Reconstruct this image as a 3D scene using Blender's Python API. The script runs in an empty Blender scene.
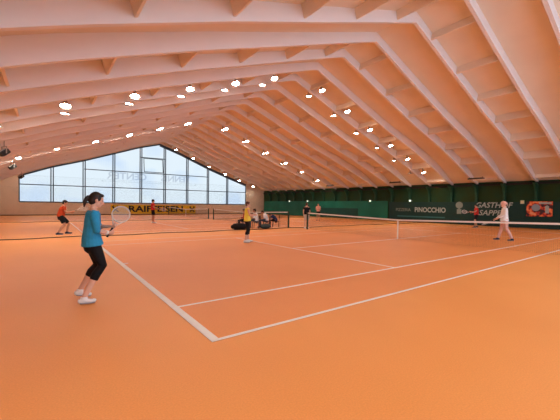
import bpy, bmesh, math, random
from mathutils import Vector, Matrix, Quaternion
random.seed(7)
C = bpy.context.scene.collection
PI = math.pi
def V(*a): return Vector(a)

# ------------------------------------------------------------------ materials
def mat(name, col, rough=.6, spec=.3, noise=0, nscale=8, bump=0, metal=0, col2=None, sheen=0):
    m = bpy.data.materials.new(name); m.use_nodes = True
    nt = m.node_tree; b = nt.nodes['Principled BSDF']
    b.inputs['Base Color'].default_value = (*col, 1)
    b.inputs['Roughness'].default_value = rough
    b.inputs['Specular IOR Level'].default_value = spec
    b.inputs['Metallic'].default_value = metal
    if noise or bump:
        tc = nt.nodes.new('ShaderNodeTexCoord'); n = nt.nodes.new('ShaderNodeTexNoise')
        n.inputs['Scale'].default_value = nscale; n.inputs['Detail'].default_value = 5
        nt.links.new(tc.outputs['Object'], n.inputs['Vector'])
        if noise:
            r = nt.nodes.new('ShaderNodeValToRGB'); c2 = col2 or tuple(c*(1-noise) for c in col)
            r.color_ramp.elements[0].position = .35; r.color_ramp.elements[1].position = .68
            r.color_ramp.elements[0].color = (*c2, 1); r.color_ramp.elements[1].color = (*col, 1)
            nt.links.new(n.outputs['Fac'], r.inputs['Fac']); nt.links.new(r.outputs['Color'], b.inputs['Base Color'])
        if bump:
            bp = nt.nodes.new('ShaderNodeBump'); bp.inputs['Strength'].default_value = bump; bp.inputs['Distance'].default_value = .01
            nt.links.new(n.outputs['Fac'], bp.inputs['Height']); nt.links.new(bp.outputs['Normal'], b.inputs['Normal'])
    return m
def emit(name, col, s):
    m = bpy.data.materials.new(name); m.use_nodes = True
    b = m.node_tree.nodes['Principled BSDF']
    b.inputs['Base Color'].default_value = (.8, .8, .8, 1)
    b.inputs['Emission Color'].default_value = (*col, 1); b.inputs['Emission Strength'].default_value = s
    return m

def floor_mat(name, a, b_, rough=.55):
    m = bpy.data.materials.new(name); m.use_nodes = True; nt = m.node_tree; b = nt.nodes['Principled BSDF']
    tc = nt.nodes.new('ShaderNodeTexCoord')
    n1 = nt.nodes.new('ShaderNodeTexNoise'); n1.inputs['Scale'].default_value = .35; n1.inputs['Detail'].default_value = 4
    n2 = nt.nodes.new('ShaderNodeTexNoise'); n2.inputs['Scale'].default_value = 70; n2.inputs['Detail'].default_value = 3
    mx = nt.nodes.new('ShaderNodeMix'); mx.data_type = 'RGBA'; mx.inputs[6].default_value = (*a, 1); mx.inputs[7].default_value = (*b_, 1)
    m2 = nt.nodes.new('ShaderNodeMix'); m2.data_type = 'RGBA'; m2.blend_type = 'MULTIPLY'; m2.inputs[0].default_value = .35
    for n in (n1, n2): nt.links.new(tc.outputs['Object'], n.inputs['Vector'])
    mr = nt.nodes.new('ShaderNodeMapRange'); mr.inputs[1].default_value = .35; mr.inputs[2].default_value = .65
    nt.links.new(n1.outputs['Fac'], mr.inputs[0]); nt.links.new(mr.outputs[0], mx.inputs[0])
    mr2 = nt.nodes.new('ShaderNodeMapRange'); mr2.inputs[1].default_value = .3; mr2.inputs[2].default_value = .7; mr2.inputs[3].default_value = .75; mr2.inputs[4].default_value = 1.1
    nt.links.new(n2.outputs['Fac'], mr2.inputs[0])
    nt.links.new(mx.outputs[2], m2.inputs[6]); nt.links.new(mr2.outputs[0], m2.inputs[7]); nt.links.new(m2.outputs[2], b.inputs['Base Color'])
    b.inputs['Roughness'].default_value = rough; b.inputs['Specular IOR Level'].default_value = .5
    bp = nt.nodes.new('ShaderNodeBump'); bp.inputs['Strength'].default_value = .15; bp.inputs['Distance'].default_value = .004
    nt.links.new(n2.outputs['Fac'], bp.inputs['Height']); nt.links.new(bp.outputs['Normal'], b.inputs['Normal'])
    return m

M = dict(
    carpet=floor_mat('orange_carpet', (.86, .350, .088), (.81, .320, .076)),
    court=floor_mat('court_carpet', (.83, .305, .078), (.78, .277, .066)),
    line=mat('line_paint', (.85, .84, .80), .7, noise=.06),
    paint=mat('ceiling_paint_with_bounce', (.86, .74, .60), .62, .25, noise=.05, nscale=.8),  # warm bounce light from the orange floor is mixed into this paint colour
    beam=mat('beam_paint', (.85, .79, .76), .45, .4, noise=.04, nscale=.8),
    gable=mat('gable_plaster', (.72, .56, .42), .8, noise=.08, nscale=1.2),
    dado=mat('gable_dado', (.10, .05, .03), .8, noise=.08, nscale=1.2),
    frame=mat('window_frame_metal', (.055, .075, .11), .5, .3),
    green=mat('dark_green_wall', (.012, .050, .022), .7, .15, noise=.35, nscale=.7, col2=(.022, .040, .008)),
    pillar=mat('green_pillar', (.020, .075, .035), .6, .2, noise=.2),
    teal=mat('teal_tarp', (.005, .14, .085), .6, .25, noise=.25, nscale=.5),
    tealdark=mat('dark_teal_sheet', (.006, .055, .040), .6, .25, noise=.2),
    board=mat('sponsor_board', (.007, .036, .028), .6, .25, noise=.15),
    letter=mat('board_lettering', (.20, .24, .20), .7),
    letterw=mat('pale_lettering', (.36, .39, .34), .7),
    subletter=mat('teal_lettering', (.03, .12, .12), .7),
    lintel=mat('dark_lintel', (.02, .015, .012), .8),
    yellow=mat('banner_yellow', (.72, .47, .03), .6), black=mat('banner_black', (.012, .012, .015), .6),
    white=mat('white_plastic', (.8, .8, .78), .5), netcord=mat('net_cord', (.012, .014, .014), .8),
    netwhite=mat('net_band', (.85, .85, .83), .7), post=mat('post_green', (.012, .045, .03), .45, .4),
    dark=mat('dark_metal', (.03, .028, .026), .45, .4), steel=mat('lamp_steel', (.45, .42, .38), .35, .5, metal=.6),
    lampglow=emit('lamp_glow', (1, .93, .82), 118), wallglow=emit('wall_lamp_glow', (.9, 1, .75), 1.4),
    skin=mat('skin', (.72, .43, .31), .55), skinfar=mat('tanned_skin', (.55, .29, .18), .55),
    hair=mat('dark_hair', (.020, .011, .007), .5, .4, noise=.4, nscale=40), hairred=mat('brown_hair', (.10, .035, .018), .5),
    hairpink=mat('pale_curly_hair', (.85, .50, .40), .8, noise=.3, nscale=30),
    blue=mat('teal_blue_jersey', (.022, .31, .56), .65, noise=.2, nscale=9), blackc=mat('black_leggings', (.006, .006, .008), .7, .2),
    shoe=mat('white_shoe', (.80, .80, .78), .5), sole=mat('grey_sole', (.35, .35, .36), .6), eye=mat('eye_dark', (.01, .01, .01), .3),
    lip=mat('lips', (.45, .13, .11), .5), orange=mat('orange_shirt', (.62, .075, .018), .7, noise=.2, nscale=12),
    red=mat('red_shirt', (.62, .03, .02), .7, noise=.2, nscale=12), darkred=mat('dark_red_shirt', (.30, .03, .025), .7),
    yshirt=mat('yellow_vest', (.92, .82, .10), .7, noise=.15, nscale=12), wshirt=mat('white_shirt', (.90, .89, .88), .7, noise=.12, nscale=12),
    navy=mat('navy_shirt', (.012, .03, .10), .7), pink=mat('pale_pink_shirt', (.75, .42, .32), .7), pinkt=mat('pale_pink_trousers', (.75, .45, .38), .7),
    paleshort=mat('pale_shorts', (.70, .60, .52), .7), jeans=mat('grey_blue_trousers', (.06, .09, .14), .8),
    navyshoe=mat('navy_shoe', (.02, .03, .06), .6), wood=mat('bench_wood', (.12, .05, .025), .6, noise=.3), crate=mat('grey_green_fabric', (.05, .065, .06), .8),
    string=mat('racket_string', (.75, .72, .66), .5), grip=mat('racket_grip', (.015, .015, .015), .6), rframe=mat('racket_frame', (.70, .68, .62), .35, .5),
    rframe2=mat('racket_frame_dark', (.05, .05, .05), .35, .5), sign=mat('sign_letter', (.05, .05, .25), .6),
)

# ------------------------------------------------------------------ helpers
def obj(name, bm, m, parent=None, smooth=False):
    me = bpy.data.meshes.new(name); bmesh.ops.recalc_face_normals(bm, faces=bm.faces); bm.to_mesh(me); bm.free()
    for x in (m if isinstance(m, (list, tuple)) else [m]): me.materials.append(x)
    if smooth:
        for p in me.polygons: p.use_smooth = True
    o = bpy.data.objects.new(name, me); C.objects.link(o)
    if parent: o.parent = parent
    return o
def tag(o, label=None, cat=None, group=None, kind=None):
    if label: o['label'] = label
    if cat: o['category'] = cat
    if group: o['group'] = group
    if kind: o['kind'] = kind
    return o
def empty(name, loc=(0, 0, 0), rz=0, label=None, cat=None, group=None):
    o = bpy.data.objects.new(name, None); C.objects.link(o); o.location = loc; o.rotation_euler = (0, 0, rz); o.empty_display_size = .2
    return tag(o, label, cat, group)
def copy_tree(o, parent=None):
    c = o.copy(); C.objects.link(c); c.parent = parent
    for ch in [x for x in C.objects if x.parent == o]: copy_tree(ch, c)
    return c
def box(bm, c, s, mi=0, rot=None):
    r = bmesh.ops.create_cube(bm, size=1)
    mt = Matrix.Translation(c) @ (rot.to_4x4() if rot else Matrix()) @ Matrix.Diagonal((*s, 1))
    bmesh.ops.transform(bm, matrix=mt, verts=r['verts'])
    for f in {f for v in r['verts'] for f in v.link_faces}: f.material_index = mi
    return r['verts']
def bx(bm, x0, x1, y0, y1, z0, z1, mi=0): return box(bm, ((x0+x1)/2, (y0+y1)/2, (z0+z1)/2), (abs(x1-x0), abs(y1-y0), abs(z1-z0)), mi)
def bar(bm, a, b, w, d, up=V(0, 0, 1)):
    a, b = Vector(a), Vector(b); t = b-a; L = t.length; t.normalize()
    s = t.cross(up)
    if s.length < 1e-4: s = t.cross(V(1, 0, 0))
    s.normalize(); u = s.cross(t)
    R = Matrix((s, t, u)).transposed()
    return box(bm, (a+b)/2, (w, L, d), 0, R)
def tube(bm, pts, radii, side=V(1, 0, 0), n=12, flat=False):
    """closed limb through pts; radii may be numbers or (across, deep) pairs; 'side' says which way 'across' runs"""
    pts = [Vector(p) for p in pts]; rr = [r if isinstance(r, tuple) else (r, r) for r in radii]
    T = []
    for i in range(len(pts)):
        t = V(0, 0, 0)
        if i > 0: t += (pts[i]-pts[i-1]).normalized()
        if i < len(pts)-1: t += (pts[i+1]-pts[i]).normalized()
        T.append(t.normalized())
    rings = []
    P, Rr, TT = list(pts), list(rr), list(T)
    if not flat:
        for k, (sc, of) in enumerate(((.87, .5), (.5, .87))):
            P.insert(0, pts[0]-T[0]*min(rr[0])*of); Rr.insert(0, (rr[0][0]*sc, rr[0][1]*sc)); TT.insert(0, T[0])
            P.append(pts[-1]+T[-1]*min(rr[-1])*of); Rr.append((rr[-1][0]*sc, rr[-1][1]*sc)); TT.append(T[-1])
    for p, r, t in zip(P, Rr, TT):
        s = side - t*side.dot(t)
        if s.length < .05: s = V(0, 1, 0)-t*t.y
        if s.length < .05: s = V(0, 0, 1)-t*t.z
        s.normalize(); u = t.cross(s)
        rings.append([bm.verts.new(p+s*r[0]*math.cos(2*PI*k/n)+u*r[1]*math.sin(2*PI*k/n)) for k in range(n)])
    for a, b in zip(rings, rings[1:]):
        for k in range(n): bm.faces.new((a[k], a[(k+1) % n], b[(k+1) % n], b[k]))
    bm.faces.new(rings[0][::-1]); bm.faces.new(rings[-1])
def ball(bm, c, r, rot=None, seg=16):
    g = bmesh.ops.create_uvsphere(bm, u_segments=seg, v_segments=max(6, seg*2//3), radius=1)
    bmesh.ops.transform(bm, matrix=Matrix.Translation(c) @ (rot.to_4x4() if rot else Matrix()) @ Matrix.Diagonal((*r, 1)), verts=g['verts'])
def fuse(name, bm, m, parent, vox, sm=4):
    """melt overlapping closed shells into one continuous smooth surface"""
    bmesh.ops.recalc_face_normals(bm, faces=bm.faces)
    me = bpy.data.meshes.new('t'); bm.to_mesh(me); bm.free()
    o = bpy.data.objects.new('t', me); C.objects.link(o)
    r = o.modifiers.new('r', 'REMESH'); r.mode = 'VOXEL'; r.voxel_size = vox; r.use_smooth_shade = True
    s = o.modifiers.new('s', 'SMOOTH'); s.iterations = sm; s.factor = .5
    dg = bpy.context.evaluated_depsgraph_get(); dg.update()
    me2 = bpy.data.meshes.new_from_object(o.evaluated_get(dg)); me2.name = name
    bpy.data.objects.remove(o); bpy.data.meshes.remove(me)
    me2.materials.clear(); me2.materials.append(m)
    for p in me2.polygons: p.use_smooth = True
    o = bpy.data.objects.new(name, me2); C.objects.link(o); o.parent = parent
    return o
def text(name, s, size, m, mtx, parent=None, ext=.006, sx=1.0, shear=0, bold=.0):
    cu = bpy.data.curves.new('t', 'FONT'); cu.body = s; cu.size = size; cu.extrude = ext; cu.offset = bold; cu.shear = shear; cu.resolution_u = 3
    cu.align_x = 'CENTER'; cu.align_y = 'CENTER'
    o = bpy.data.objects.new('t', cu); C.objects.link(o)
    dg = bpy.context.evaluated_depsgraph_get(); dg.update()
    me = bpy.data.meshes.new_from_object(o.evaluated_get(dg)); bpy.data.objects.remove(o)
    me.name = name; me.materials.clear(); me.materials.append(m)
    me.transform(mtx @ Matrix.Diagonal((sx, 1, 1, 1)))
    o = bpy.data.objects.new(name, me); C.objects.link(o); o.parent = parent
    return o
def lerp(tab, x):
    if x <= tab[0][0]: return tab[0][1]
    for (a, b), (c, d) in zip(tab, tab[1:]):
        if x <= c: return b+(d-b)*(x-a)/(c-a)
    return tab[-1][1]

# ------------------------------------------------------------------ hall dimensions (metres; court corner at the origin)
XL, XR, YB, YF, RX = -5.4, 28.45, -9.0, 42.0, 11.5
NEAR = [(-5.6, 3.45), (-5.0, 3.65), (-3.0, 4.35), (-1.0, 5.15), (2.6, 6.48), (5.5, 7.47), (8.6, 8.55), (11.5, 9.55), (14.5, 8.42), (18.5, 6.98), (21.8, 5.97), (25.0, 4.78), (27.4, 3.75), (28.6, 3.45)]
FARP = [(-5.6, 3.5), (-3.8, 4.46), (-.9, 5.65), (2.3, 6.68), (5.4, 7.82), (8.6, 9.0), (11.2, 9.72), (14.0, 8.79), (18.35, 7.04), (21.6, 5.9), (24.9, 4.81), (28.6, 3.7)]
DEP = [(0, .45), (4, .5), (9, .6), (13.6, .72), (15, .6), (17.1, .12)]
def low(x, y):
    t = max(-.3, min(1, (y-5)/37.))
    return lerp(NEAR, x)*(1-t)+lerp(FARP, x)*t
def top(x, y): return low(x, y)+lerp(DEP, abs(x-RX))
XS = sorted(set([XL-.1, XL+.4, -4.2, XR+.1] + [-3.0+i*.8 for i in range(39) if abs(-3.0+i*.8-11.5) > .35] + [11.2, 11.5]))
XS = [x for x in XS if x <= XR+.11]

# floor
bm = bmesh.new(); bx(bm, XL-.2, XR+.2, YB-.2, YF+.2, -.2, 0)
fl = tag(obj('floor', bm, M['carpet']), kind='structure')
def court(y0, bw=.10):
    bm = bmesh.new(); bx(bm, 0, 23.77, y0, y0+10.97, -.01, .003); obj('court_surface', bm, M['court'], fl)
    bm = bmesh.new(); w = .05
    cnt = [0]
    def L(x0, x1, ya, yb): cnt[0] += 1; bx(bm, x0, x1, y0+ya, y0+yb, -.01, .005+cnt[0]*.0002)
    L(0, bw, 0, 10.97); L(23.77-bw, 23.77, 0, 10.97)
    L(0, 23.77, 0, w); L(0, 23.77, 10.97-.025, 10.97); L(0, 23.77, 1.372, 1.372+w); L(0, 23.77, 9.60-.025, 9.60)
    L(5.485, 5.485+w, 1.372, 9.6); L(18.285-w, 18.285, 1.372, 9.6); L(5.485, 18.285, 5.46, 5.51); L(.1, .2, 5.46, 5.51); L(23.57, 23.67, 5.46, 5.51)
    obj('court_line_marking', bm, M['line'], fl)
court(0); court(14.17, .05); court(28.4, .05)

# ceiling panels (one slab following the folded profile)
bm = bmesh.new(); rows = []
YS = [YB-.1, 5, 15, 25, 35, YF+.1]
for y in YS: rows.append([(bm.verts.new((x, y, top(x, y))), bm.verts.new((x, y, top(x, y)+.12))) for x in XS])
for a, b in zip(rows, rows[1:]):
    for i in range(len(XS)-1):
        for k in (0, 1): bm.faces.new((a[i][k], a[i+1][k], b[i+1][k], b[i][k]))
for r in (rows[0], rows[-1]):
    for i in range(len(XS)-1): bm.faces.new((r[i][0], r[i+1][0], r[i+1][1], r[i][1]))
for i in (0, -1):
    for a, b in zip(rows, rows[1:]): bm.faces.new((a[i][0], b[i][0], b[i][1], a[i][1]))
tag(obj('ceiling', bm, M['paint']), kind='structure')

# roof beams every 2.07 m, cross ribs in every other bay
RIBX = [10.0-2.5*i for i in range(7)]+[12.85+2.47*i for i in range(7)]
RIBX = [x for x in RIBX if XL+.8 < x < XR-.5]
BY = [4.6+2.07*k for k in range(-6, 19)]
for k, y in zip(range(-6, 19), BY):
    if y > YF-.3: continue
    bm = bmesh.new(); t = .07; R = []
    for x in XS:
        zl, zt = low(x, y), top(x, y)+.03
        R.append([bm.verts.new(p) for p in ((x, y-t, zl), (x, y+t, zl), (x, y+t, zt), (x, y-t, zt))])
    for a, b in zip(R, R[1:]):
        for j in range(4): bm.faces.new((a[j], a[(j+1) % 4], b[(j+1) % 4], b[j]))
    bm.faces.new(R[0]); bm.faces.new(R[-1])
    bo = tag(obj('roof_beam', bm, M['beam']), kind='structure', group='roof beams')
    if k % 2 and y+2.2 < YF:          # ribs run from this beam to the next
        for x in RIBX:
            bm = bmesh.new(); q = []
            for yy in (y+t-.01, y+2.07-t+.01):
                d = lerp(DEP, abs(x-RX))*.72; e = .33*d if x < RX else -.33*d
                q.append([bm.verts.new(p) for p in ((x-.035, yy, top(x-.035, yy)+.03), (x-.035+e, yy, top(x-.035, yy)-d), (x+.035+e, yy, top(x+.035, yy)-d), (x+.035, yy, top(x+.035, yy)+.03))])
            for j in range(4): bm.faces.new((q[0][j], q[0][(j+1) % 4], q[1][(j+1) % 4], q[1][j]))
            bm.faces.new(q[0]); bm.faces.new(q[1])
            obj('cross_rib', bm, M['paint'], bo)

# long walls
bm = bmesh.new(); bx(bm, XR, XR+.25, YB, YF, 0, 3.9)
wr = tag(obj('wall_right', bm, M['green']), kind='structure')
bm = bmesh.new(); bx(bm, XL-.25, XL, YB, YF, 0, 3.85)
tag(obj('wall_left', bm, M['gable']), kind='structure')
bm = bmesh.new(); bx(bm, XR-.16, XR, YB, YF, 3.36, 3.52)
tag(obj('trim_1', bm, M['lintel']), kind='structure')
for y in BY:
    if y > YF-.4: continue
    bm = bmesh.new(); pr = []
    for z, w in ((0, .26), (2.5, .26), (2.9, .34), (3.2, .55), (3.45, .85)):
        pr.append((z, w))
    vs = [[bm.verts.new((XR-w, y+s*.08, z)) for z, w in pr]+[bm.verts.new((XR+.02, y+s*.08, z)) for z, w in reversed(pr)] for s in (-1, 1)]
    n = len(vs[0])
    for j in range(n): bm.faces.new((vs[0][j], vs[0][(j+1) % n], vs[1][(j+1) % n], vs[1][j]))
    bm.faces.new(vs[0]); bm.faces.new(vs[1])
    tag(obj('wall_pillar', bm, M['pillar']), kind='structure', group='wall pillars')

# gable walls with their great windows
MULL = [-3.83, -.88, 2.28, 5.52, 8.76, 11.88, 15.10, 18.30, 21.54, 24.88]
def pane_mat(name, strength, alpha, lo=(.60, .78, 1.0, 1), hi=(.80, .93, 1.0, 1)):
    m = bpy.data.materials.new(name); m.use_nodes = True; nt = m.node_tree; nt.nodes.clear()
    out = nt.nodes.new('ShaderNodeOutputMaterial'); e = nt.nodes.new('ShaderNodeEmission'); t = nt.nodes.new('ShaderNodeBsdfTransparent'); mx = nt.nodes.new('ShaderNodeMixShader')
    tc = nt.nodes.new('ShaderNodeTexCoord'); mp = nt.nodes.new('ShaderNodeMapping'); mp.inputs['Scale'].default_value = (.22, .22, .35)
    n = nt.nodes.new('ShaderNodeTexNoise'); n.inputs['Scale'].default_value = 1; n.inputs['Detail'].default_value = 2
    w = nt.nodes.new('ShaderNodeTexWave'); w.inputs['Scale'].default_value = 1.6; w.inputs['Distortion'].default_value = 1.5
    r = nt.nodes.new('ShaderNodeValToRGB'); cr = r.color_ramp
    cr.elements[0].position = .33; cr.elements[0].color = lo; cr.elements[1].position = .55; cr.elements[1].color = hi
    ad = nt.nodes.new('ShaderNodeMath'); ad.operation = 'MULTIPLY_ADD'; ad.inputs[1].default_value = .05
    nt.links.new(tc.outputs['Object'], mp.inputs['Vector']); nt.links.new(mp.outputs[0], n.inputs['Vector']); nt.links.new(tc.outputs['Object'], w.inputs['Vector'])
    nt.links.new(w.outputs['Fac'], ad.inputs[0]); nt.links.new(n.outputs['Fac'], ad.inputs[2]); nt.links.new(ad.outputs[0], r.inputs['Fac'])
    nt.links.new(r.outputs['Color'], e.inputs['Color']); e.inputs['Strength'].default_value = strength
    mx.inputs[0].default_value = alpha; nt.links.new(e.outputs[0], mx.inputs[1]); nt.links.new(t.outputs[0], mx.inputs[2]); nt.links.new(mx.outputs[0], out.inputs[0])
    return m
def gable(name, wname, Y, din, pane, sides=True):
    s = din      # +1: the inside of the hall is towards -y
    y0, y1 = (Y, Y+.25) if s > 0 else (Y-.25, Y)
    bm = bmesh.new()
    bx(bm, XL, XR, y0, y1, 0, 1.50)
    for a, b in ((XL, MULL[0]), (MULL[-1], XR)):
        xs = [a+(b-a)*i/6 for i in range(7)]; f = []
        for yy in (y0, y1): f.append([(bm.verts.new((x, yy, 1.50)), bm.verts.new((x, yy, top(x, Y)+.02))) for x in xs])
        for i in range(6):
            for r in f: bm.faces.new((r[i][0], r[i+1][0], r[i+1][1], r[i][1]))
            bm.faces.new((f[0][i][1], f[0][i+1][1], f[1][i+1][1], f[1][i][1]))
        for i in (0, 6): bm.faces.new((f[0][i][0], f[1][i][0], f[1][i][1], f[0][i][1]))
    # wall strip between window head and roof
    xs = [MULL[0]+(MULL[-1]-MULL[0])*i/40 for i in range(41)]+[11.2]; xs.sort(); f = []
    for yy in (y0, y1): f.append([(bm.verts.new((x, yy, low(x, Y)+.0)), bm.verts.new((x, yy, top(x, Y)+.02))) for x in xs])
    for i in range(len(xs)-1):
        for r in f: bm.faces.new((r[i][0], r[i+1][0], r[i+1][1], r[i][1]))
        bm.faces.new((f[0][i][0], f[0][i+1][0], f[1][i+1][0], f[1][i][0]))
    tag(obj(name, bm, M['gable']), kind='structure')
    # frame
    bm = bmesh.new(); yc = Y+s*.06
    def bz(a, b, w=.11): bar(bm, a, b, .12, w)
    for i, x in enumerate(MULL):
        zt = low(x, Y)
        off = (0,) if i in (0, 9) else (-.11, .11)
        for o_ in off: bx(bm, x+o_-.055, x+o_+.055, yc-.06, yc+.06, 1.5, low(x+o_, Y)+.02)
    bz((MULL[0], yc, 1.53), (MULL[-1], yc, 1.53), .14)
    bz((MULL[0], yc, 3.48), (MULL[-1], yc, 3.5), .10)
    bz((MULL[2], yc, 5.60), (MULL[7], yc, 5.62), .10)
    bz((MULL[4], yc, 7.66), (MULL[5], yc, 7.70), .10)
    for a, b in zip(xs, xs[1:]):
        w = .18 if a < 11.1 else .34
        bar(bm, (a, yc, low(a, Y)-w/2+.03), (b, yc, low(b, Y)-w/2+.03), .14, w)
    fo = tag(obj(wname, bm, M['frame']), kind='structure')
    bm = bmesh.new(); f = [(bm.verts.new((x, Y+s*.12, 1.5)), bm.verts.new((x, Y+s*.12, low(x, Y)))) for x in xs]; g = [(bm.verts.new((x, Y+s*.14, 1.5)), bm.verts.new((x, Y+s*.14, low(x, Y)))) for x in xs]
    for i in range(len(xs)-1):
        bm.faces.new((f[i][0], f[i+1][0], f[i+1][1], f[i][1]))
    for v in [v for p in g for v in p]: bm.verts.remove(v)
    obj('glazing', bm, pane, fo)
    return fo
pane1 = pane_mat('frosted_pane', .86, .32); pane2 = pane_mat('bright_pane', 4.2, .2, (.50, .68, 1.0, 1), (.62, .80, 1.0, 1))
w1 = gable('wall_front', 'window_1', YF, 1, pane1)
gable('wall_back', 'window_2', YB, -1, pane2)
# tilted open sash in the middle bay
bm = bmesh.new()
rt = Matrix.Rotation(-.16, 3, 'X')
for x in (9.1, 11.55): box(bm, V(x, YF-.16, 6.65), (.08, .06, 1.9), 0, rt)
for z in (-.92, .92): box(bm, V(10.33, YF-.16-.16*z*-1*0, 6.65)+rt @ V(0, 0, z), (2.5, .06, .08), 0, rt)
sa = obj('tilted_sash', bm, M['frame'], w1)
bm = bmesh.new(); box(bm, V(10.33, YF-.16, 6.65), (2.4, .012, 1.8), 0, rt); obj('sash_pane', bm, pane1, sa)
# lower dado of the far gable
bm = bmesh.new(); bx(bm, XL, XR, YF-.03, YF, 0, .10); tag(obj('baseboard_front', bm, M['dado']), kind='structure')
# mirrored club sign standing outside the window
so = empty('rooftop_sign', (10.4, YF+.9, 4.3), 0, 'blue club sign letters outside the gable window, seen mirrored through the frosted glass', 'sign')
for s_, x, w in (('TENNIS', 3.35, 1.0), ('CENTER', -3.1, 1.05)):
    text('lettering', s_, 1.25, M['sign'], Matrix.Translation((x, 0, .75)) @ Matrix.Rotation(PI/2, 4, 'X') @ Matrix.Rotation(PI, 4, 'Y'), so, .05, w, 0, .02)
bm = bmesh.new(); bx(bm, -6.14, 6.14, -.03, .03, .0, .04)
for x in (-6.1, 6.1): bx(bm, x-.04, x+.04, -.75, .04, -.02, .06)
obj('sign_support', bm, M['frame'], so)
# ground outside
bm = bmesh.new(); bx(bm, -40, 70, YF+.4, YF+60, -.4, -.2); tag(obj('ground_outside', bm, mat('outside_snowy_ground', (.55, .6, .65), .9, noise=.2)), kind='structure')

# yellow banner
bo = empty('sponsor_banner', (10.75, YF-.06, .14), 0, 'long yellow banner with black RAIFFEISEN lettering under the far window', 'banner')
bm = bmesh.new(); bx(bm, -5.6, 5.6, -.008, .008, 0, 1.18); obj('banner_cloth', bm, M['yellow'], bo)
text('lettering', 'RAIFFEISEN', 1.12, M['black'], Matrix.Translation((0.1, -.016, .60)) @ Matrix.Rotation(PI/2, 4, 'X'), bo, .006, 1.32, 0, .035)
for x in (-5.05, 5.05):
    bm = bmesh.new()
    for a in (PI/4, -PI/4): box(bm, V(x, -.014, .58), (.95, .012, .16), 0, Matrix.Rotation(a, 3, 'Y'))
    for sx_ in (-1, 1): box(bm, V(x+sx_*.30, -.014, .94), (.26, .012, .10), 0, Matrix.Rotation(sx_*.8, 3, 'Y'))
    obj('crossed_gable_emblem', bm, M['black'], bo)

# ------------------------------------------------------------------ right wall dressing (plane x = XR, read looking towards +x)
RW = Matrix(((0, 0, -1, 0), (-1, 0, 0, 0), (0, 1, 0, 0), (0, 0, 0, 1)))   # local x -> -y, local y -> z, local z -> -x
def sheet(name, y0, y1, z0, z1, m, label, cat, x=XR-.28, th=.02, group=None):
    bm = bmesh.new(); n = max(1, int((y1-y0)/.5)); f = []
    for i in range(n+1):
        y = y0+(y1-y0)*i/n; d = .012*math.sin(i*1.9)
        f.append([bm.verts.new((x-d, y, z0)), bm.verts.new((x-d, y, z1)), bm.verts.new((x-d+th, y, z1)), bm.verts.new((x-d+th, y, z0))])
    for a, b in zip(f, f[1:]):
        for j in range(4): bm.faces.new((a[j], a[(j+1) % 4], b[(j+1) % 4], b[j]))
    bm.faces.new(f[0]); bm.faces.new(f[-1])
    return tag(obj(name, bm, m), label, cat, group)
sheet('wall_tarpaulin', 17.4, 41.5, .03, 2.12, M['teal'], 'long teal green tarpaulin hung along the lower far part of the green wall', 'tarpaulin', x=XR-.31)
sheet('wall_sheet', 21.4, 28.4, .02, 1.25, M['tealdark'], 'low dark sheet in front of the teal tarpaulin, behind the tennis net', 'sheet', x=XR-.36)
sb = tag(obj('sponsor_board', (lambda b: (bx(b, XR-.33, XR-.29, -8, 17.2, .03, 2.0), b)[1])(bmesh.new()), M['board']), 'very long dark green sponsor board with faded white restaurant lettering on the right wall', 'board')
def wt(s, size, m, y, z, sx=1, shear=0, bold=0): text('lettering', s, size, M[m], Matrix.Translation((XR-.34, y, z)) @ RW, sb, .004, sx, shear, bold)
wt('PIZZERIA', .42, 'letter', 15.55, 1.20, 1.0)
wt('PINOCCHIO', .64, 'letterw', 12.75, 1.22, .86, 0, .015)
bm = bmesh.new(); bx(bm, XR-.338, XR-.33, 11.3, 16.2, .5, .62); obj('teal_stripe', bm, M['subletter'], sb)
wt('GASTHOF', .62, 'letterw', 7.42, 1.72, .95, .25, .008)
wt('SAPPE', .62, 'letterw', 7.65, 1.08, 1.0, .25, .008)
# poster and little plaque
po = empty('sport_poster', (XR-.36, 4.35, .92), 0, 'orange and red poster with a pale title strip on the dark green wall', 'poster')
pm = bpy.data.materials.new('poster_print'); pm.use_nodes = True; nt = pm.node_tree; b = nt.nodes['Principled BSDF']
tc = nt.nodes.new('ShaderNodeTexCoord'); n = nt.nodes.new('ShaderNodeTexNoise'); n.inputs['Scale'].default_value = 3.2; n.inputs['Detail'].default_value = 1
r = nt.nodes.new('ShaderNodeValToRGB'); cr = r.color_ramp; cr.elements[0].position = .42; cr.elements[0].color = (.03, .008, .012, 1); cr.elements[1].position = .7; cr.elements[1].color = (.75, .33, .16, 1)
e_ = cr.elements.new(.50); e_.color = (.45, .03, .02, 1); e_ = cr.elements.new(.57); e_.color = (.75, .14, .02, 1)
nt.links.new(tc.outputs['Object'], n.inputs['Vector']); nt.links.new(n.outputs['Fac'], r.inputs['Fac']); nt.links.new(r.outputs['Color'], b.inputs['Base Color'])
bm = bmesh.new(); bx(bm, -.015, .015, -.78, .78, 0, 1.12); obj('printed_panel', bm, pm, po)
bm = bmesh.new(); bx(bm, -.024, -.015, -.72, .02, .93, 1.06); obj('title_strip', bm, M['letterw'], po)
bm = bmesh.new(); bmesh.ops.create_cone(bm, cap_ends=True, segments=24, radius1=.26, radius2=.26, depth=.012, matrix=Matrix.Translation((-.02, .20, .66)) @ Matrix.Rotation(PI/2, 4, 'Y')); obj('round_emblem', bm, mat('emblem_grey', (.25, .28, .30), .6), po)
bm = bmesh.new(); bx(bm, -.024, -.015, -.58, -.36, .25, .62); bmesh.ops.create_cone(bm, cap_ends=True, segments=16, radius1=.12, radius2=.12, depth=.012, matrix=Matrix.Translation((-.02, -.46, .70)) @ Matrix.Rotation(PI/2, 4, 'Y')); obj('pale_print', bm, M['letterw'], po)
bm = bmesh.new(); bx(bm, XR-.36, XR-.34, 5.28, 5.52, 1.86, 2.12); tag(obj('wall_plaque', bm, mat('plaque_cream', (.62, .60, .38), .6)), 'small square cream plaque beside the orange poster on the wall', 'plaque')
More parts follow.
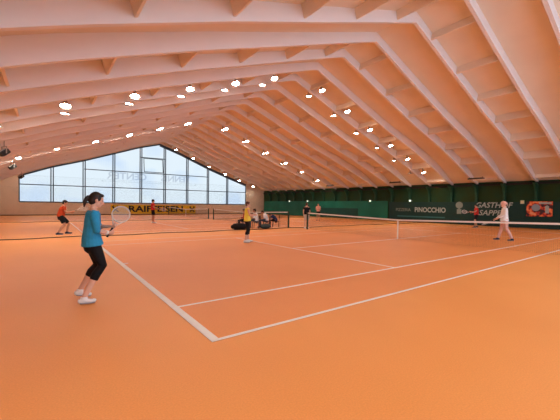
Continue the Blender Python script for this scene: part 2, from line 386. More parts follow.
# faded round badge on the board (plain generic stand-in)
bm = bmesh.new(); bmesh.ops.create_cone(bm, cap_ends=True, segments=24, radius1=.30, radius2=.30, depth=.01, matrix=Matrix.Translation((XR-.336, 10.05, 1.72)) @ Matrix.Rotation(PI/2, 4, 'Y'))
bx(bm, XR-.341, XR-.331, 9.86, 10.24, .95, 1.36); bx(bm, XR-.341, XR-.331, 9.99, 10.11, 1.36, 1.5)
obj('faded_badge', bm, M['letter'], sb)

# wall lamps
WL = [(14.8, 'small round glowing wall lamp above the word PIZZERIA'), (19.7, 'small glowing wall lamp above the near end of the teal tarpaulin'), (30.4, 'small glowing wall lamp behind the player at the net post'), (34.5, 'small glowing wall lamp above the gap between the two nets')]
wl = None
for y, lab in WL:
    if wl is None:
        wl = empty('wall_lamp', (XR-.34, y, 2.12), 0)
        bm = bmesh.new(); bmesh.ops.create_cone(bm, cap_ends=True, segments=16, radius1=.07, radius2=.05, depth=.30, matrix=Matrix.Translation((.15, 0, 0)) @ Matrix.Rotation(PI/2, 4, 'Y')); obj('mount', bm, M['white'], wl)
        bm = bmesh.new(); ball(bm, (-.02, 0, 0), (.08, .10, .10)); obj('globe', bm, M['wallglow'], wl, True); o = wl
    else:
        o = copy_tree(wl); o.location.y = y
    tag(o, lab, 'lamp', 'wall lamps on the green wall')
# heaters under the right eave
HL = [(8.24, 'dark bar heater under the eave above the GASTHOF lettering'), (15.76, 'dark bar heater under the eave left of the word PIZZERIA'), (24.85, 'dark bar heater under the eave above the low dark sheet')]
h0 = None
for y, lab in HL:
    zc = low(26.9, y)-.0
    if h0 is None:
        h0 = empty('bar_heater', (26.9, y, zc), 0)
        bm = bmesh.new(); bx(bm, -.09, .09, -.62, .62, -.14, -.04); vs = bm.verts[:]; bmesh.ops.bevel(bm, geom=bm.edges[:], offset=.02, segments=2, affect='EDGES'); obj('casing', bm, M['dark'], h0)
        bm = bmesh.new()
        for yy in (-.5, .5): bx(bm, -.02, .02, yy-.02, yy+.02, -.06, .05)
        bx(bm, -.02, .02, -.52, .52, -.05, -.01)
        obj('bracket', bm, M['dark'], h0); o = h0
    else:
        o = copy_tree(h0); o.location = (26.9, y, zc)
    tag(o, lab, 'heater', 'bar heaters under the eave')

# ------------------------------------------------------------------ hall lamps
LB = 4   # bulbs sit on either side of a beam
def lamp_proto():
    root = empty('ceiling_lamp')
    bm = bmesh.new(); prof = [(.035, .30), (.06, .28), (.08, .16), (.10, .12), (.17, .05), (.225, -.03), (.23, -.05), (.215, -.05), (.16, .03), (.09, .09), (.0, .10)]
    n = 20; rings = [[bm.verts.new((r*math.cos(2*PI*k/n), r*math.sin(2*PI*k/n), z)) for k in range(n)] if r > 0 else None for r, z in prof[:-1]]
    for a, b_ in zip(rings, rings[1:]):
        for k in range(n): bm.faces.new((a[k], a[(k+1) % n], b_[(k+1) % n], b_[k]))
    bm.faces.new(rings[0]); bm.faces.new(rings[-1])
    obj('housing', bm, M['steel'], root, True)
    bm = bmesh.new(); bmesh.ops.create_cone(bm, cap_ends=True, segments=20, radius1=.155, radius2=.165, depth=.012, matrix=Matrix.Translation((0, 0, -.015))); obj('lit_lens', bm, M['lampglow'], root)
    bm = bmesh.new(); bx(bm, -.02, .02, -.02, .02, .28, .62); obj('bracket', bm, M['dark'], root)
    return root
LX = [9.25, 6.7, 4.2, 1.7, -.85, -3.05, 13.05, 15.5, 18.0, 20.6, 23.05, 25.6]
proto = lamp_proto()
first = True
ordL = ['first', 'second', 'third', 'fourth', 'fifth', 'sixth']
for ri, (k, rowname) in enumerate(((4, 'nearest'), (11, 'middle'), (17, 'window side'), (-3, 'overhead'))):
    yn, yf = ((12.0, 13.3), (25.75, 26.45), (40.9, 40.5), (-2.5, -1.2))[ri]
    for i, x in enumerate(LX):
        for s in (-1, 1):
            if ri >= 2 and s > 0: continue
            o = proto if first else copy_tree(proto); first = False
            y = yn if s < 0 else yf
            o.location = (x, y, low(x, y)+(.05 if ri != 2 else (-.12 if x > RX else .28)))
            o.rotation_euler = (-.32 if s < 0 else .05, 0, 0)
            side = 'left' if x < RX else 'right'
            tag(o, '%s lamp from the ridge, %s slope, %s side of the %s lit beam' % (ordL[i % 6], side, 'camera' if s < 0 else 'far', rowname), 'lamp', 'hall lamps on the roof beams')
# aimed projectors hanging near the left eave
pj = None
for (x, y, z, lab) in ((-3.2, 18.4, 4.05, 'dark tilted projector hanging near the left eave, largest one'), (-3.4, 26.5, 4.02, 'dark tilted projector hanging at the left, middle one'), (-3.45, 38.0, 4.05, 'small dark projector hanging by the top corner of the far window')):
    if pj is None:
        pj = empty('projector_lamp', (x, y, z), .5)
        bm = bmesh.new(); rt = Matrix.Rotation(-.7, 3, 'Y'); box(bm, V(0, 0, 0), (.42, .36, .26), 0, rt); bmesh.ops.bevel(bm, geom=bm.edges[:], offset=.03, segments=2, affect='EDGES'); obj('housing', bm, M['dark'], pj)
        bm = bmesh.new(); box(bm, rt @ V(-.05, 0, .15), (.3, .28, .06), 0, rt); obj('lid', bm, M['steel'], pj)
        bm = bmesh.new(); bx(bm, -.02, .02, -.24, -.2, -.05, .3); bx(bm, -.02, .02, .2, .24, -.05, .3); bx(bm, -.02, .02, -.24, .24, .27, .31); bx(bm, -.02, .02, -.02, .02, .3, .95); obj('hanging_bracket', bm, M['steel'], pj); o = pj
    else:
        o = copy_tree(pj); o.location = (x, y, z)
    tag(o, lab, 'lamp', 'projectors by the left eave')

# ------------------------------------------------------------------ nets
def tennis_net(y0, y1, x, label):
    root = empty('tennis_net', (x, (y0+y1)/2, 0), 0, label, 'net', 'tennis nets')
    h = (y1-y0)/2
    def zt(t): return 1.07-(1.07-.914)*(1-abs(t)/h)
    bm = bmesh.new(); n = int(2*h/.05)
    for i in range(n+1):
        t = -h+2*h*i/n; bx(bm, -.0013, .0013, t-.0013, t+.0013, .02, zt(t)-.01)
    for j in range(20):
        f = .03+j*.05; a = (zt(h)-.03)*f/1.0; c = (zt(0)-.03)*f
        for s in (-1, 1): bar(bm, (0, s*h, a), (0, 0, c), .0026, .0026)
    obj('mesh', bm, M['netcord'], root)
    bm = bmesh.new()
    for s in (-1, 1): bar(bm, (0, s*h, zt(h)-.03), (0, 0, zt(0)-.03), .02, .065)
    obj('headband', bm, M['netwhite'], root)
    bm = bmesh.new(); bx(bm, -.012, .012, -.028, .028, 0, .90); obj('centre_strap', bm, M['netwhite'], root)
    for s in (-1, 1):
        bm = bmesh.new(); bx(bm, -.045, .045, s*(h+.06)-.045, s*(h+.06)+.045, 0, 1.09); bmesh.ops.bevel(bm, geom=bm.edges[:], offset=.012, segments=2, affect='EDGES'); obj('post', bm, M['post'], root)
tennis_net(-.86, 11.88, 11.885, 'near tennis net with a white centre strap')
tennis_net(13.95, 25.9, 11.885, 'second tennis net, behind the seated group')
tennis_net(27.2, 40.1, 11.885, 'farthest tennis net, in front of the yellow banner wall')
def divider(y, label):
    root = empty('divider_net', (XL+.2, y, 0), 0, label, 'net', 'court divider nets')
    bm = bmesh.new(); L = XR-XL-.8; H = 2.6
    for i in range(int(L/.045)+1): bx(bm, i*.045-.0004, i*.045+.0004, -.0004, .0004, .03, H)
    for j in range(int(H/.045)): bx(bm, 0, L, -.0004, .0004, .05+j*.045-.0004, .05+j*.045+.0004)
    obj('mesh', bm, M['netcord'], root)
    bm = bmesh.new()
    n = 60
    for i in range(n):
        z = lambda t: .035+.015*math.sin(t*.9)
        bar(bm, (L*i/n, 0, z(i)), (L*(i+1)/n, 0, z(i+1)), .03, .03)
    obj('lead_rope', bm, M['netcord'], root)
    bm = bmesh.new(); bar(bm, (0, 0, H), (L, 0, H), .003, .003); obj('head_wire', bm, M['netcord'], root)
divider(13.15, 'low dark divider net strung behind the nearest court'); divider(26.75, 'low dark divider net strung behind the second court')

# ------------------------------------------------------------------ racket
def make_racket(dark=False):
    root = empty('tennis_racket')
    fm = M['rframe2' if dark else 'rframe']
    a, b_, cy = .135, .172, .512
    bm = bmesh.new(); n = 40
    pts = [V(a*math.cos(2*PI*k/n), cy+b_*math.sin(2*PI*k/n), 0) for k in range(n)]
    for k in range(n): bar(bm, pts[k], pts[(k+1) % n]+(pts[(k+1) % n]-pts[k])*.1, .012, .022)
    for s in (-1, 1):
        tube(bm, [(s*.012, .20, 0), (s*.02, .26, 0), (s*.055, .32, 0), (s*.085, .375, 0)], [.010, .010, .009, .009], n=8)
    obj('frame', bm, fm, root)
    bm = bmesh.new()
    for i in range(-8, 9):
        x = i*.0155; q = b_*math.sqrt(max(0, 1-(x/a)**2)); bx(bm, x-.0011, x+.0011, cy-q, cy+q, -.001, .001)
    for j in range(-10, 11):
        y = j*.0165; q = a*math.sqrt(max(0, 1-(y/b_)**2)); bx(bm, -q, q, cy+y-.0011, cy+y+.0011, -.001, .001)
    obj('strings', bm, M['string'], root)
    bm = bmesh.new(); tube(bm, [(0, 0, 0), (0, .01, 0), (0, .2, 0), (0, .23, 0)], [(.019, .017), (.0165, .0145), (.015, .0135), (.013, .011)], n=8, flat=True)
    obj('grip', bm, M['grip'], root)
    return root
RK = {}
def racket(P, axis, wide, label, dark=False):
    """P: where the hand grips (0.08 m above the butt), axis: butt to head, wide: across the head"""
    if dark not in RK: o = RK[dark] = make_racket(dark)
    else: o = copy_tree(RK[dark])
    a = Vector(axis).normalized(); w = Vector(wide); w = (w-a*w.dot(a)).normalized(); nn = w.cross(a)
    m = Matrix((w, a, nn)).transposed().to_4x4(); m.translation = Vector(P)-a*.09
    o.matrix_world = m; o.rotation_mode = 'QUATERNION'
    loc, q, s = m.decompose(); o.location = loc; o.rotation_quaternion = q
    return tag(o, label, 'racket')

# ------------------------------------------------------------------ people
def hand(bm, W, d, n, s, curl, k=1.0):
    """W wrist, d towards the knuckles, n the way the palm faces, s across towards the thumb"""
    d = d.normalized(); n = (n-d*n.dot(d)).normalized(); s = (s-d*s.dot(d)-n*s.dot(n)).normalized()
    tube(bm, [W-d*.01*k, W+d*.035*k, W+d*.075*k], [(.026*k, .018*k), (.038*k, .016*k), (.038*k, .013*k)], side=s, n=10)
    for i, (off, L) in enumerate(((.029, .070), (.010, .078), (-.010, .073), (-.029, .058))):
        p = W+d*.078*k+s*off*k; pts = [p-d*.02*k, p]; ang = 0
        for seg, fr in ((0, .45), (1, .32), (2, .25)):
            ang += curl*(.8 if seg == 0 else 1.0)
            p = p+(d*math.cos(ang)+n*math.sin(ang))*L*fr*k; pts.append(p)
        tube(bm, pts, [.009*k, .009*k, .0085*k, .008*k, .007*k], n=8)
    t0 = W+d*.02*k+s*.022*k; t1 = W+d*.045*k+s*.050*k+n*.012*k; t2 = t1+(d*.8+n*(.3+curl*.5)+s*.1).normalized()*.030*k; t3 = t2+(d*.7+n*(.4+curl*.6)-s*.25).normalized()*.024*k
    tube(bm, [t0, t1, t2, t3], [.013*k, .0115*k, .010*k, .008*k], n=8)

STAND = dict(pel=(0, 0, .95), waist=(0, 0, 1.08), chest=(0, .0, 1.27), neck=(0, -.01, 1.43), head=(0, .02, 1.57),
             shR=(.165, 0, 1.38), elR=(.21, -.02, 1.12), wrR=(.22, .06, .88), shL=(-.165, 0, 1.38), elL=(-.21, -.02, 1.12), wrL=(-.22, .06, .88),
             hipR=(.085, 0, .91), knR=(.10, .02, .50), anR=(.11, 0, .09), toR=(.12, .17, .03), hipL=(-.085, 0, .91), knL=(-.10, .02, .50), anL=(-.11, 0, .09), toL=(-.12, .17, .03),
             look=(0, 1, 0))
def person(name_label, loc, rz, H, pose, top_m, leg_m, hair_m='hair', skin='skinfar', shoe='shoe', sleeve='short', legs='short', hair='short', female=False, vox=.014, hands=(.5, .5), build=1.0, top_len=0, palm=None, group=None, hem=0):
    J = dict(STAND); J.update(pose); J = {k: Vector(v) for k, v in J.items()}
    root = empty('person', loc, rz, name_label, 'person', group); root.scale = (H/1.7,)*3
    w = (.92 if female else 1.0)*build
    up = (J['head']-J['neck']).normalized(); look = J['look'].normalized(); look = (look-up*look.dot(up)).normalized(); sd = look.cross(up)
    across = (J['shR']-J['shL']).normalized()
    HR = Matrix((sd, look, up)).transposed()
    hc = J['head']
    bm = bmesh.new()
    # head: skull, jaw, nose, ears, brow, chin
    ball(bm, hc+up*.02-look*.010, (.074, .094, .092), HR); ball(bm, hc-up*.045+look*.022, (.056, .066, .066), HR)
    ball(bm, hc-up*.092+look*.062, (.026, .020, .018), HR); tube(bm, [hc+up*.015+look*.083, hc-up*.028+look*.105], [.009, .014], n=8)
    ball(bm, hc+up*.030+look*.078, (.046, .012, .010), HR); ball(bm, hc-up*.058+look*.088, (.022, .010, .011), HR)
    for s in (-1, 1):
        ball(bm, hc+sd*s*.076-look*.008-up*.012, (.010, .019, .031), HR); ball(bm, hc+sd*s*.036+look*.062-up*.022, (.022, .018, .020), HR)
    tube(bm, [J['neck']-up*.06, J['neck'], hc-up*.06-look*.015], [.062*w, .052*w, .050*w], n=12)
    # torso
    hw = (.165, .125, .145, .150, .085) if female else (.155, .140, .165, .165, .085)
    dp = (.106, .080, .096, .084, .052) if female else (.108, .100, .118, .102, .060)
    tp = [J['pel']-V(0, 0, .03), J['waist'], J['chest'], (J['shR']+J['shL'])/2-(J['neck']-J['chest']).normalized()*.0, J['neck']+up*.0]
    tube(bm, tp, [(a*build, b*build) for a, b in zip(hw, dp)], side=across, n=16)
    for s in 'RL':
        sg = 1 if s == 'R' else -1
        sh, el, wr = J['sh'+s], J['el'+s], J['wr'+s]
        tube(bm, [J['neck']*.4+sh*.6-V(0, 0, .02), sh, (sh+el)/2, el, el*.6+wr*.4, wr], [.058*w, .053*w, .045*w, .037*w, .037*w, .024*w], n=12)
        d = (wr-el).normalized(); pn = Vector(palm[s]) if palm else (across*-sg)
        ts = look if abs(look.dot(d)) < .8 else V(0, 0, 1)
        if palm: ts = Vector(palm['t'+s])
        hand(bm, wr, d, pn, ts, hands[0 if s == 'R' else 1])
        hp, kn, an, to = J['hip'+s], J['kn'+s], J['an'+s], J['to'+s]
        lk = 1.0*build
        bk = V(0, -.018, 0) if (kn-an).z > .2 else V(0, 0, 0)
        tube(bm, [hp+V(0, 0, .03), hp*.62+kn*.38, kn, kn*.68+an*.32+bk, an], [.092*lk, .080*lk, .056*lk, .055*lk, .037*lk], n=12)
        fd = (to-an); fd.z = 0; fd.normalize()
        tube(bm, [an-fd*.045-V(0, 0, .035), an+fd*.04-V(0, 0, .04), to+V(0, 0, .01)], [(.033, .035), (.036, .034), (.034, .022)], side=V(0, 0, 1).cross(fd), n=10)
    body = fuse('body', bm, M[skin], root, vox, 3)
    # eyes and lips
    bm = bmesh.new()
    for s in (-1, 1): ball(bm, hc+sd*s*.031+look*.079+up*.008, (.012, .007, .006), HR, 10)
    obj('eyes', bm, M['eye'], root, True)
    bm = bmesh.new(); ball(bm, hc-up*.059+look*.095, (.020, .006, .007), HR, 10); obj('lips', bm, M['lip'], root, True)
    # hair
    bm = bmesh.new()
    if hair == 'curly':
        rnd = random.Random(3)
        ball(bm, hc+up*.045-look*.03, (.105, .11, .10), HR)
        for i in range(46):
            th = rnd.uniform(0, 2*PI); ph = rnd.uniform(-.35, 1.5)
            dv = sd*math.cos(th)*math.cos(ph)+look*math.sin(th)*math.cos(ph)+up*math.sin(ph)
            if dv.dot(look) > .45 and ph < .75: continue
            ball(bm, hc+up*.03-look*.02+dv*.105, (.032,)*3, None, 8)
    else:
        ball(bm, hc+up*.035-look*.024, (.082, .094, .090), HR); ball(bm, hc-up*.015-look*.050, (.076, .062, .080), HR)
        ball(bm, hc+up*.085+look*.030, (.062, .052, .028), HR)
        for s in (-1, 1): ball(bm, hc+sd*s*.066+up*.022+look*.012, (.018, .032, .040), HR)
        if hair == 'ponytail':
            q = hc-look*.112+up*.015
            tube(bm, [q+look*.03, q-look*.015, q-look*.030-up*.04, q-look*.028-up*.10, q-look*.018-up*.165], [.020, .026, .030, .026, .010], n=10)
    fuse('hair', bm, M[hair_m], root, min(vox, .012), 2)
    # shirt
    bm = bmesh.new(); e = .014
    b0 = J['pel']-V(0, -.25*hem, .03+hem)
    r0 = (hw[0]+.036+hem*.25, dp[0]+.036+hem*.35)
    tube(bm, [b0, tp[0]*.5+tp[1]*.5, tp[1]*.5+tp[2]*.5, tp[2], tp[3], J['neck']-up*.012], [(r0[0]*build, r0[1]*build)]+[((a+e)*build, (b+e*1.25)*build) for a, b in (((hw[0]+hw[1])/2+.008, (dp[0]+dp[1])/2+.024), ((hw[1]+hw[2])/2+.006, (dp[1]+dp[2])/2+.008), (hw[2], dp[2]), (hw[3], dp[3]), (hw[4]-.012, dp[4]+.006))], side=across, n=18, flat=True)
    for s in 'RL':
        sh, el, wr = J['sh'+s], J['el'+s], J['wr'+s]
        if sleeve == 'long': pts = [J['neck']*.35+sh*.65-V(0, 0, .02), sh, (sh+el)/2, el, el*.5+wr*.5, el*.12+wr*.88]; rr = [.068, .068, .060, .052, .046, .037]
        elif sleeve == 'elbow': pts = [J['neck']*.35+sh*.65-V(0, 0, .02), sh, (sh+el)/2, el, el*.82+wr*.18]; rr = [.068, .069, .063, .056, .050]
        elif sleeve == 'short': pts = [J['neck']*.35+sh*.65-V(0, 0, .02), sh, sh*.45+el*.55]; rr = [.068, .069, .064]
        else: pts = [J['neck']*.35+sh*.65-V(0, 0, .02), sh-(el-sh)*.0]; rr = [.062, .050]
        tube(bm, pts, [r*w for r in rr], n=14, flat=(sleeve != 'none'))
    fuse('shirt', bm, M[top_m], root, min(vox, .012), 3)
    # trousers
    bm = bmesh.new()
    tube(bm, [J['pel']-V(0, 0, .085), J['pel']-V(0, 0, .02), J['pel']*.45+J['waist']*.55], [(hw[0]*.94*build, (dp[0]+.010)*build), ((hw[0]+.014)*build, (dp[0]+.018)*build), ((hw[1]+.014)*build, (dp[1]+.016)*build)], side=V(1, 0, 0) if abs(across.z) > .5 else across, n=16)
    for s in 'RL':
        hp, kn, an = J['hip'+s], J['kn'+s], J['an'+s]; bk = V(0, -.018, 0)*(1 if (kn-an).z > .2 else 0)
        if legs == 'long': pts = [hp+V(0, 0, .03), hp*.62+kn*.38, kn, kn*.68+an*.32+bk, an*.97+kn*.03]; rr = [.103, .092, .070, .068, .058]
        elif legs == 'calf': pts = [hp+V(0, 0, .03), hp*.62+kn*.38, kn, kn*.72+an*.28+bk, kn*.55+an*.45+bk*.6]; rr = [.096, .090, .066, .066, .060]
        elif legs == 'short': pts = [hp+V(0, 0, .03), hp*.62+kn*.38, hp*.2+kn*.8]; rr = [.104, .100, .092]
        tube(bm, pts, [r*build for r in rr], n=14, flat=True)
    fuse('trousers', bm, M[leg_m], root, min(vox, .012), 3)
    # shoes
    for s in 'RL':
        an, to = J['an'+s], J['to'+s]; fd = to-an; fd.z = 0; L = fd.length; fd.normalize(); sdv = V(0, 0, 1).cross(fd)
        pitch = (an.z-.09)-(to.z-.03)
        bm = bmesh.new()
        h0 = an-fd*.045-V(0, 0, .045); t0 = to+fd*.010+V(0, 0, .008)
        tube(bm, [h0, h0*.6+t0*.4+V(0, 0, .004), h0*.3+t0*.7-V(0, 0, .004), t0], [(.040, .040), (.042, .040), (.048, .034), (.036, .024)], side=sdv, n=12)
        tube(bm, [an-V(0, 0, .04), an+V(0, 0, .012)], [.050, .046], n=12, flat=True)
        sh_ = fuse('shoe', bm, M[shoe], root, min(vox, .010), 2)
        bm = bmesh.new(); up2 = V(0, 0, 1)
        tube(bm, [h0-V(0, 0, .034), h0*.5+t0*.5-V(0, 0, .034), t0-V(0, 0, .026)], [(.043, .011), (.044, .011), (.040, .010)], side=sdv, n=12)
        obj('sole', bm, M['sole'], sh_, True)
    return root
def wpos(root_loc, rz, H, p):
    q = Matrix.Rotation(rz, 3, 'Z') @ (Vector(p)*H/1.7); return Vector(root_loc)+q
def wdir(rz, d): return Matrix.Rotation(rz, 3, 'Z') @ Vector(d)

# woman in blue in the foreground: faces +x, knees bent, racket ready in both hands
LOC, RZ, HH = (-.875, 2.42, 0), -PI/2, 1.70
P = dict(pel=(0, -.03, .93), waist=(0, -.035, 1.06), chest=(0, -.02, 1.24), neck=(0, -.01, 1.415), head=(0, .035, 1.565), look=(-.05, 1, -.05),
         shR=(.155, -.015, 1.355), elR=(.19, .02, 1.10), wrR=(.12, .18, 1.06), shL=(-.155, -.015, 1.355), elL=(-.18, .09, 1.14), wrL=(-.02, .24, 1.15),
         hipR=(.075, -.02, .89), knR=(.10, .105, .56), anR=(.11, -.14, .10), toR=(.12, -.01, .035),
         hipL=(-.075, -.02, .89), knL=(-.16, .07, .54), anL=(-.27, -.16, .14), toL=(-.28, -.03, .04))
AX = V(-.58, .47, .64).normalized()
wm = person('woman with dark ponytail in blue long-sleeved jersey and black leggings holding a racket', LOC, RZ, HH, P, 'blue', 'blackc', 'hair', 'skin', 'shoe', 'elbow', 'calf', 'ponytail', True, .0085, (1.15, 1.0), 1.0, hem=.035,
       palm=dict(R=(-.75, .2, .35), tR=(-.2, .5, .8), L=(.65, .3, .3), tL=(0, .3, 1)))
bm = bmesh.new(); e0, e1 = Vector(P['elR']), Vector(P['wrR']); tube(bm, [e0*.22+e1*.78, e0*.06+e1*.94], [.036, .033], n=14, flat=True); obj('wristband', bm, M['white'], wm, True)
racket(wpos(LOC, RZ, HH, (.075, .205, 1.06)), wdir(RZ, AX), wdir(RZ, (.20, .95, -.5)), 'white tennis racket held up by the woman in the blue jersey')

READY = dict(pel=(0, -.10, .80), waist=(0, -.06, .92), chest=(0, .05, 1.08), neck=(0, .14, 1.22), head=(0, .21, 1.35),
             shR=(.165, .11, 1.17), elR=(.22, .14, .92), wrR=(.12, .36, .90), shL=(-.165, .11, 1.17), elL=(-.22, .14, .92), wrL=(-.08, .36, .92),
             hipR=(.09, -.09, .77), knR=(.18, .16, .44), anR=(.20, -.04, .09), toR=(.22, .12, .03), hipL=(-.09, -.09, .77), knL=(-.18, .16, .44), anL=(-.20, -.04, .09), toL=(-.22, .12, .03))
# player in orange, crouched, facing +x
P = dict(READY); P.update(chest=(0, -.03, 1.08), waist=(0, -.08, .92), neck=(0, 0, 1.23), head=(0, .06, 1.37), shR=(.165, 0, 1.18), shL=(-.165, 0, 1.18), knL=(-.2, .22, .44), anL=(-.22, .14, .09), toL=(-.22, .30, .03), anR=(.2, -.20, .09), toR=(.2, -.04, .03), knR=(.18, .04, .43), wrR=(.1, .32, 1.0), elR=(.2, .08, .95), elL=(-.22, .06, .95), wrL=(-.08, .28, .95))
L_, R_ = (-.80, 15.0, 0), -PI/2
person('crouching player in an orange shirt and black shorts on the far left court', L_, R_, 1.86, P, 'orange', 'blackc', 'hair', 'skinfar', 'navyshoe', 'short', 'short', 'short', vox=.016)
racket(wpos(L_, R_, 1.86, (.04, .40, 1.02)), wdir(R_, (-.3, .85, .28)), wdir(R_, (-.5, 0, 1)), 'pale racket held out by the crouching player in orange')
# man in red before the banner
P = dict(wrR=(.14, .30, 1.02), elR=(.21, .05, 1.10), knR=(.12, .08, .5), anR=(.14, .05, .09), toR=(.15, .22, .03))
L_, R_ = (5.2, 22.4, 0), -1.75
person('player in a dark red shirt and black shorts standing before the yellow banner', L_, R_, 1.86, P, 'red', 'blackc', 'hair', 'skinfar', 'shoe', 'short', 'short', 'short', vox=.018)
racket(wpos(L_, R_, 1.86, (.08, .37, 1.02)), wdir(R_, (-.2, .9, -.1)), wdir(R_, (0, 0, 1)), 'racket held by the player in dark red before the banner')
# woman in a yellow vest
P = dict(wrR=(.10, .30, 1.12), elR=(.21, .06, 1.12), wrL=(-.08, .30, 1.14), elL=(-.21, .06, 1.12), anR=(.17, -.1, .09), toR=(.2, .06, .03), knR=(.13, 0, .5), anL=(-.13, .08, .09), toL=(-.14, .25, .03), knL=(-.11, .09, .5))
L_, R_ = (5.12, 7.95, 0), -1.9
person('woman in a yellow vest and black knee-length leggings standing in mid court', L_, R_, 1.66, P, 'yshirt', 'blackc', 'hairred', 'skin', 'shoe', 'none', 'calf', 'short', True, vox=.014, hem=.04)
# lady in white on the far side of the near net, facing -x
P = dict(pel=(0, 0, .93), knR=(.12, .08, .52), anR=(.14, .20, .09), toR=(.14, .35, .03), knL=(-.14, -.03, .50), anL=(-.2, -.22, .10), toL=(-.2, -.08, .03), head=(0, .05, 1.56),
         wrR=(.14, .30, .93), elR=(.21, .05, 1.12), wrL=(-.10, .28, .97), elL=(-.21, .04, 1.12))
L_, R_ = (15.85, 2.5, 0), .65
person('woman with pale curly hair in a white top and pale pink trousers beyond the net', L_, R_, 1.82, P, 'wshirt', 'pinkt', 'hairpink', 'skin', 'navyshoe', 'long', 'long', 'curly', True, vox=.014, hem=.05)
racket(wpos(L_, R_, 1.82, (.12, .37, .90)), wdir(R_, (-.15, .85, -.45)), wdir(R_, (.9, 0, .2)), 'dark racket held low by the curly-haired woman in white', True)
# player in bright red at the back right
P = dict(wrL=(-.14, .38, 1.15), elL=(-.21, .12, 1.15), wrR=(.12, .28, 1.08), elR=(.21, .04, 1.12), anR=(.2, -.12, .09), toR=(.22, .04, .03), knR=(.16, .02, .5), anL=(-.2, .14, .09), toL=(-.22, .3, .03), knL=(-.17, .14, .5))
L_, R_ = (24.9, 7.35, 0), .7
person('player in a bright red shirt and black shorts in front of the GASTHOF lettering', L_, R_, 1.78, P, 'red', 'blackc', 'hair', 'skinfar', 'navyshoe', 'short', 'short', 'short', vox=.018)
racket(wpos(L_, R_, 1.78, (.08, .38, 1.1)), wdir(R_, (-.1, .95, .1)), wdir(R_, (.1, 0, 1)), 'racket held by the player in bright red near the green wall')
# player by the near net's far post
P = dict(wrR=(.12, .30, 1.18), elR=(.2, .08, 1.1))
L_, R_ = (12.3, 12.5, 0), -1.0
person('slim person in a black top and pale shorts beside the net post', L_, R_, 1.72, P, 'blackc', 'paleshort', 'hairred', 'skin', 'shoe', 'short', 'short', 'short', True, vox=.018)
# person beyond the second net
L_, R_ = (20.4, 20.0, 0), 2.4
person('player in a pale pink top far away beyond the near net', L_, R_, 1.75, dict(wrR=(.1, .25, 1.1), elR=(.22, .05, 1.1), wrL=(-.1, .25, 1.1), elL=(-.22, .05, 1.1)), 'pink', 'blackc', 'hairred', 'skinfar', 'navyshoe', 'short', 'short', 'short', vox=.02)
# seated group
SIT = dict(pel=(0, -.04, .52), waist=(0, -.04, .66), chest=(0, .01, .84), neck=(0, .05, .99), head=(0, .10, 1.13),
           shR=(.165, .04, .95), elR=(.2, .10, .70), wrR=(.13, .32, .66), shL=(-.165, .04, .95), elL=(-.2, .10, .70), wrL=(-.13, .32, .66),
           hipR=(.09, .02, .52), knR=(.11, .42, .50), anR=(.11, .40, .09), toR=(.12, .56, .03), hipL=(-.09, .02, .52), knL=(-.11, .42, .50), anL=(-.11, .40, .09), toL=(-.12, .56, .03))
def chair(loc, rz, label):
    root = empty('folding_chair', loc, rz, label, 'chair', 'chairs of the seated group')
    bm = bmesh.new(); bx(bm, -.22, .22, -.26, .2, .385, .415); bmesh.ops.bevel(bm, geom=bm.edges[:], offset=.01, segments=2, affect='EDGES'); obj('seat', bm, M['wood'], root)
    bm = bmesh.new(); box(bm, V(0, -.28, .72), (.42, .025, .22)); obj('backrest', bm, M['wood'], root)
    for sx_ in (-1, 1):
        bm = bmesh.new(); bar(bm, (sx_*.2, .18, 0), (sx_*.2, .16, .40), .03, .03); obj('leg', bm, M['dark'], root)
        bm = bmesh.new(); bar(bm, (sx_*.2, -.24, 0), (sx_*.2, -.265, .82), .03, .03); obj('leg', bm, M['dark'], root)
def sitter(x, y, rz, H, lab, clab, *a, pose=None, **k):
    P = dict(SIT); P.update(pose or {})
    person(lab, (x, y, 0), rz, H, P, *a, vox=.018, group=None, **k)
    chair((x, y, 0), rz, clab)
sitter(9.55, 14.35, .75, 1.72, 'seated person in a white shirt with short dark hair, nearest the yellow vest', 'chair under the dark-haired person in white', 'wshirt', 'jeans', 'hair', 'skinfar', 'navyshoe', 'elbow', 'long', 'short', hem=.02)
sitter(10.38, 14.4, .85, 1.66, 'seated person in a white shirt leaning forward, next to the navy shirt', 'chair under the leaning person in white', 'wshirt', 'jeans', 'hair', 'skinfar', 'navyshoe', 'elbow', 'long', 'short', pose=dict(chest=(0, .06, .82), neck=(0, .16, .94), head=(0, .25, 1.05), shR=(.165, .13, .91), shL=(-.165, .13, .91)))
sitter(11.22, 14.5, .9, 1.60, 'seated person in a navy shirt bent far forward beside the second net post', 'chair under the person in navy', 'navy', 'blackc', 'hair', 'skinfar', 'navyshoe', 'short', 'long', 'short', pose=dict(waist=(0, 0, .63), chest=(0, .14, .76), neck=(0, .28, .83), head=(0, .40, .90), shR=(.165, .24, .82), shL=(-.165, .24, .82), elR=(.2, .3, .58), elL=(-.2, .3, .58), wrR=(.1, .46, .48), wrL=(-.1, .46, .48)))
sitter(8.85, 14.5, 1.2, 1.70, 'seated person in a red top and dark trousers partly behind the yellow vest', 'chair under the person in the red top', 'darkred', 'blackc', 'hair', 'skinfar', 'navyshoe', 'long', 'long', 'short', hem=.02)
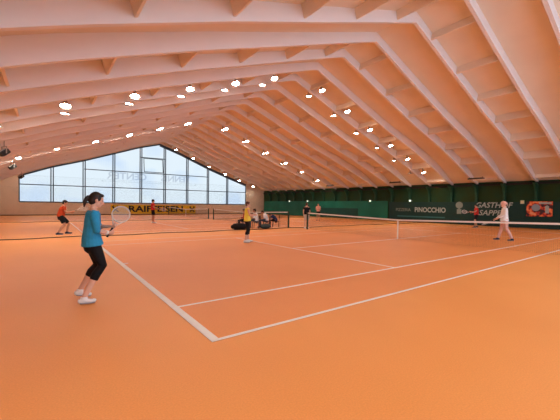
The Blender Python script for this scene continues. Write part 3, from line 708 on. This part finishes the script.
# bags on the floor
def bag(loc, rz, s, m, label):
    root = empty('sports_bag', loc, rz, label, 'bag')
    bm = bmesh.new(); tube(bm, [(-.36*s, 0, .15*s), (-.3*s, 0, .16*s), (0, 0, .17*s), (.3*s, 0, .16*s), (.36*s, 0, .15*s)], [(.11*s, .11*s), (.16*s, .15*s), (.17*s, .17*s), (.16*s, .15*s), (.11*s, .11*s)], side=V(0, 1, 0), n=14)
    for v in bm.verts: v.co.z = max(0.0, v.co.z)
    obj('body', bm, M[m], root, True)
    bm = bmesh.new(); n = 14
    for sy in (-.1, .1):
        pts = [V(.16*s*math.cos(PI*k/n), sy*s, .26*s+.20*s*math.sin(PI*k/n)) for k in range(n+1)]
        tube(bm, pts, [.012]*(n+1), n=6)
    obj('handle', bm, M['dark'], root)
bag((9.85, 13.65, 0), .3, 1.0, 'crate', 'grey green sports bag on the floor before the white shirts')
bag((8.0, 13.7, 0), -.2, 1.2, 'blackc', 'big black sports bag on the floor left of the red-topped person')

# ------------------------------------------------------------------ world, camera, look
w = bpy.data.worlds.new('sky'); bpy.context.scene.world = w; w.use_nodes = True; nt = w.node_tree
bg = nt.nodes['Background']; tc = nt.nodes.new('ShaderNodeTexCoord'); sx = nt.nodes.new('ShaderNodeSeparateXYZ'); r = nt.nodes.new('ShaderNodeValToRGB')
r.color_ramp.elements[0].position = 0; r.color_ramp.elements[0].color = (.72, .84, 1, 1); r.color_ramp.elements[1].position = .6; r.color_ramp.elements[1].color = (.95, .98, 1, 1)
nt.links.new(tc.outputs['Generated'], sx.inputs[0]); nt.links.new(sx.outputs['Z'], r.inputs['Fac']); nt.links.new(r.outputs['Color'], bg.inputs['Color']); bg.inputs['Strength'].default_value = .85

cam = bpy.data.cameras.new('camera'); co = bpy.data.objects.new('camera', cam); C.objects.link(co)
yaw, pit, rol = 0.6355809, -0.0154511, 0.0127637
f = V(math.sin(yaw)*math.cos(pit), math.cos(yaw)*math.cos(pit), math.sin(pit)); rv = V(math.cos(yaw), -math.sin(yaw), 0); u = rv.cross(f)
r2 = rv*math.cos(rol)+u*math.sin(rol); u2 = u*math.cos(rol)-rv*math.sin(rol)
mt = Matrix((r2, u2, -f)).transposed().to_4x4(); mt.translation = V(-1.47815, -3.23295, 1.52197)
co.matrix_world = mt
cam.sensor_width = 36; cam.lens = 317.72*36/560; cam.clip_end = 300; cam.clip_start = .05
sc = bpy.context.scene; sc.camera = co
sc.view_settings.view_transform = 'Standard'; sc.view_settings.look = 'None'; sc.view_settings.gamma = 1; sc.view_settings.use_curve_mapping = False
sc.view_settings.exposure = 0.2
sc.cycles.max_bounces = 10; sc.cycles.diffuse_bounces = 6; sc.cycles.transparent_max_bounces = 12; sc.cycles.use_denoising = True; sc.cycles.sample_clamp_indirect = 6
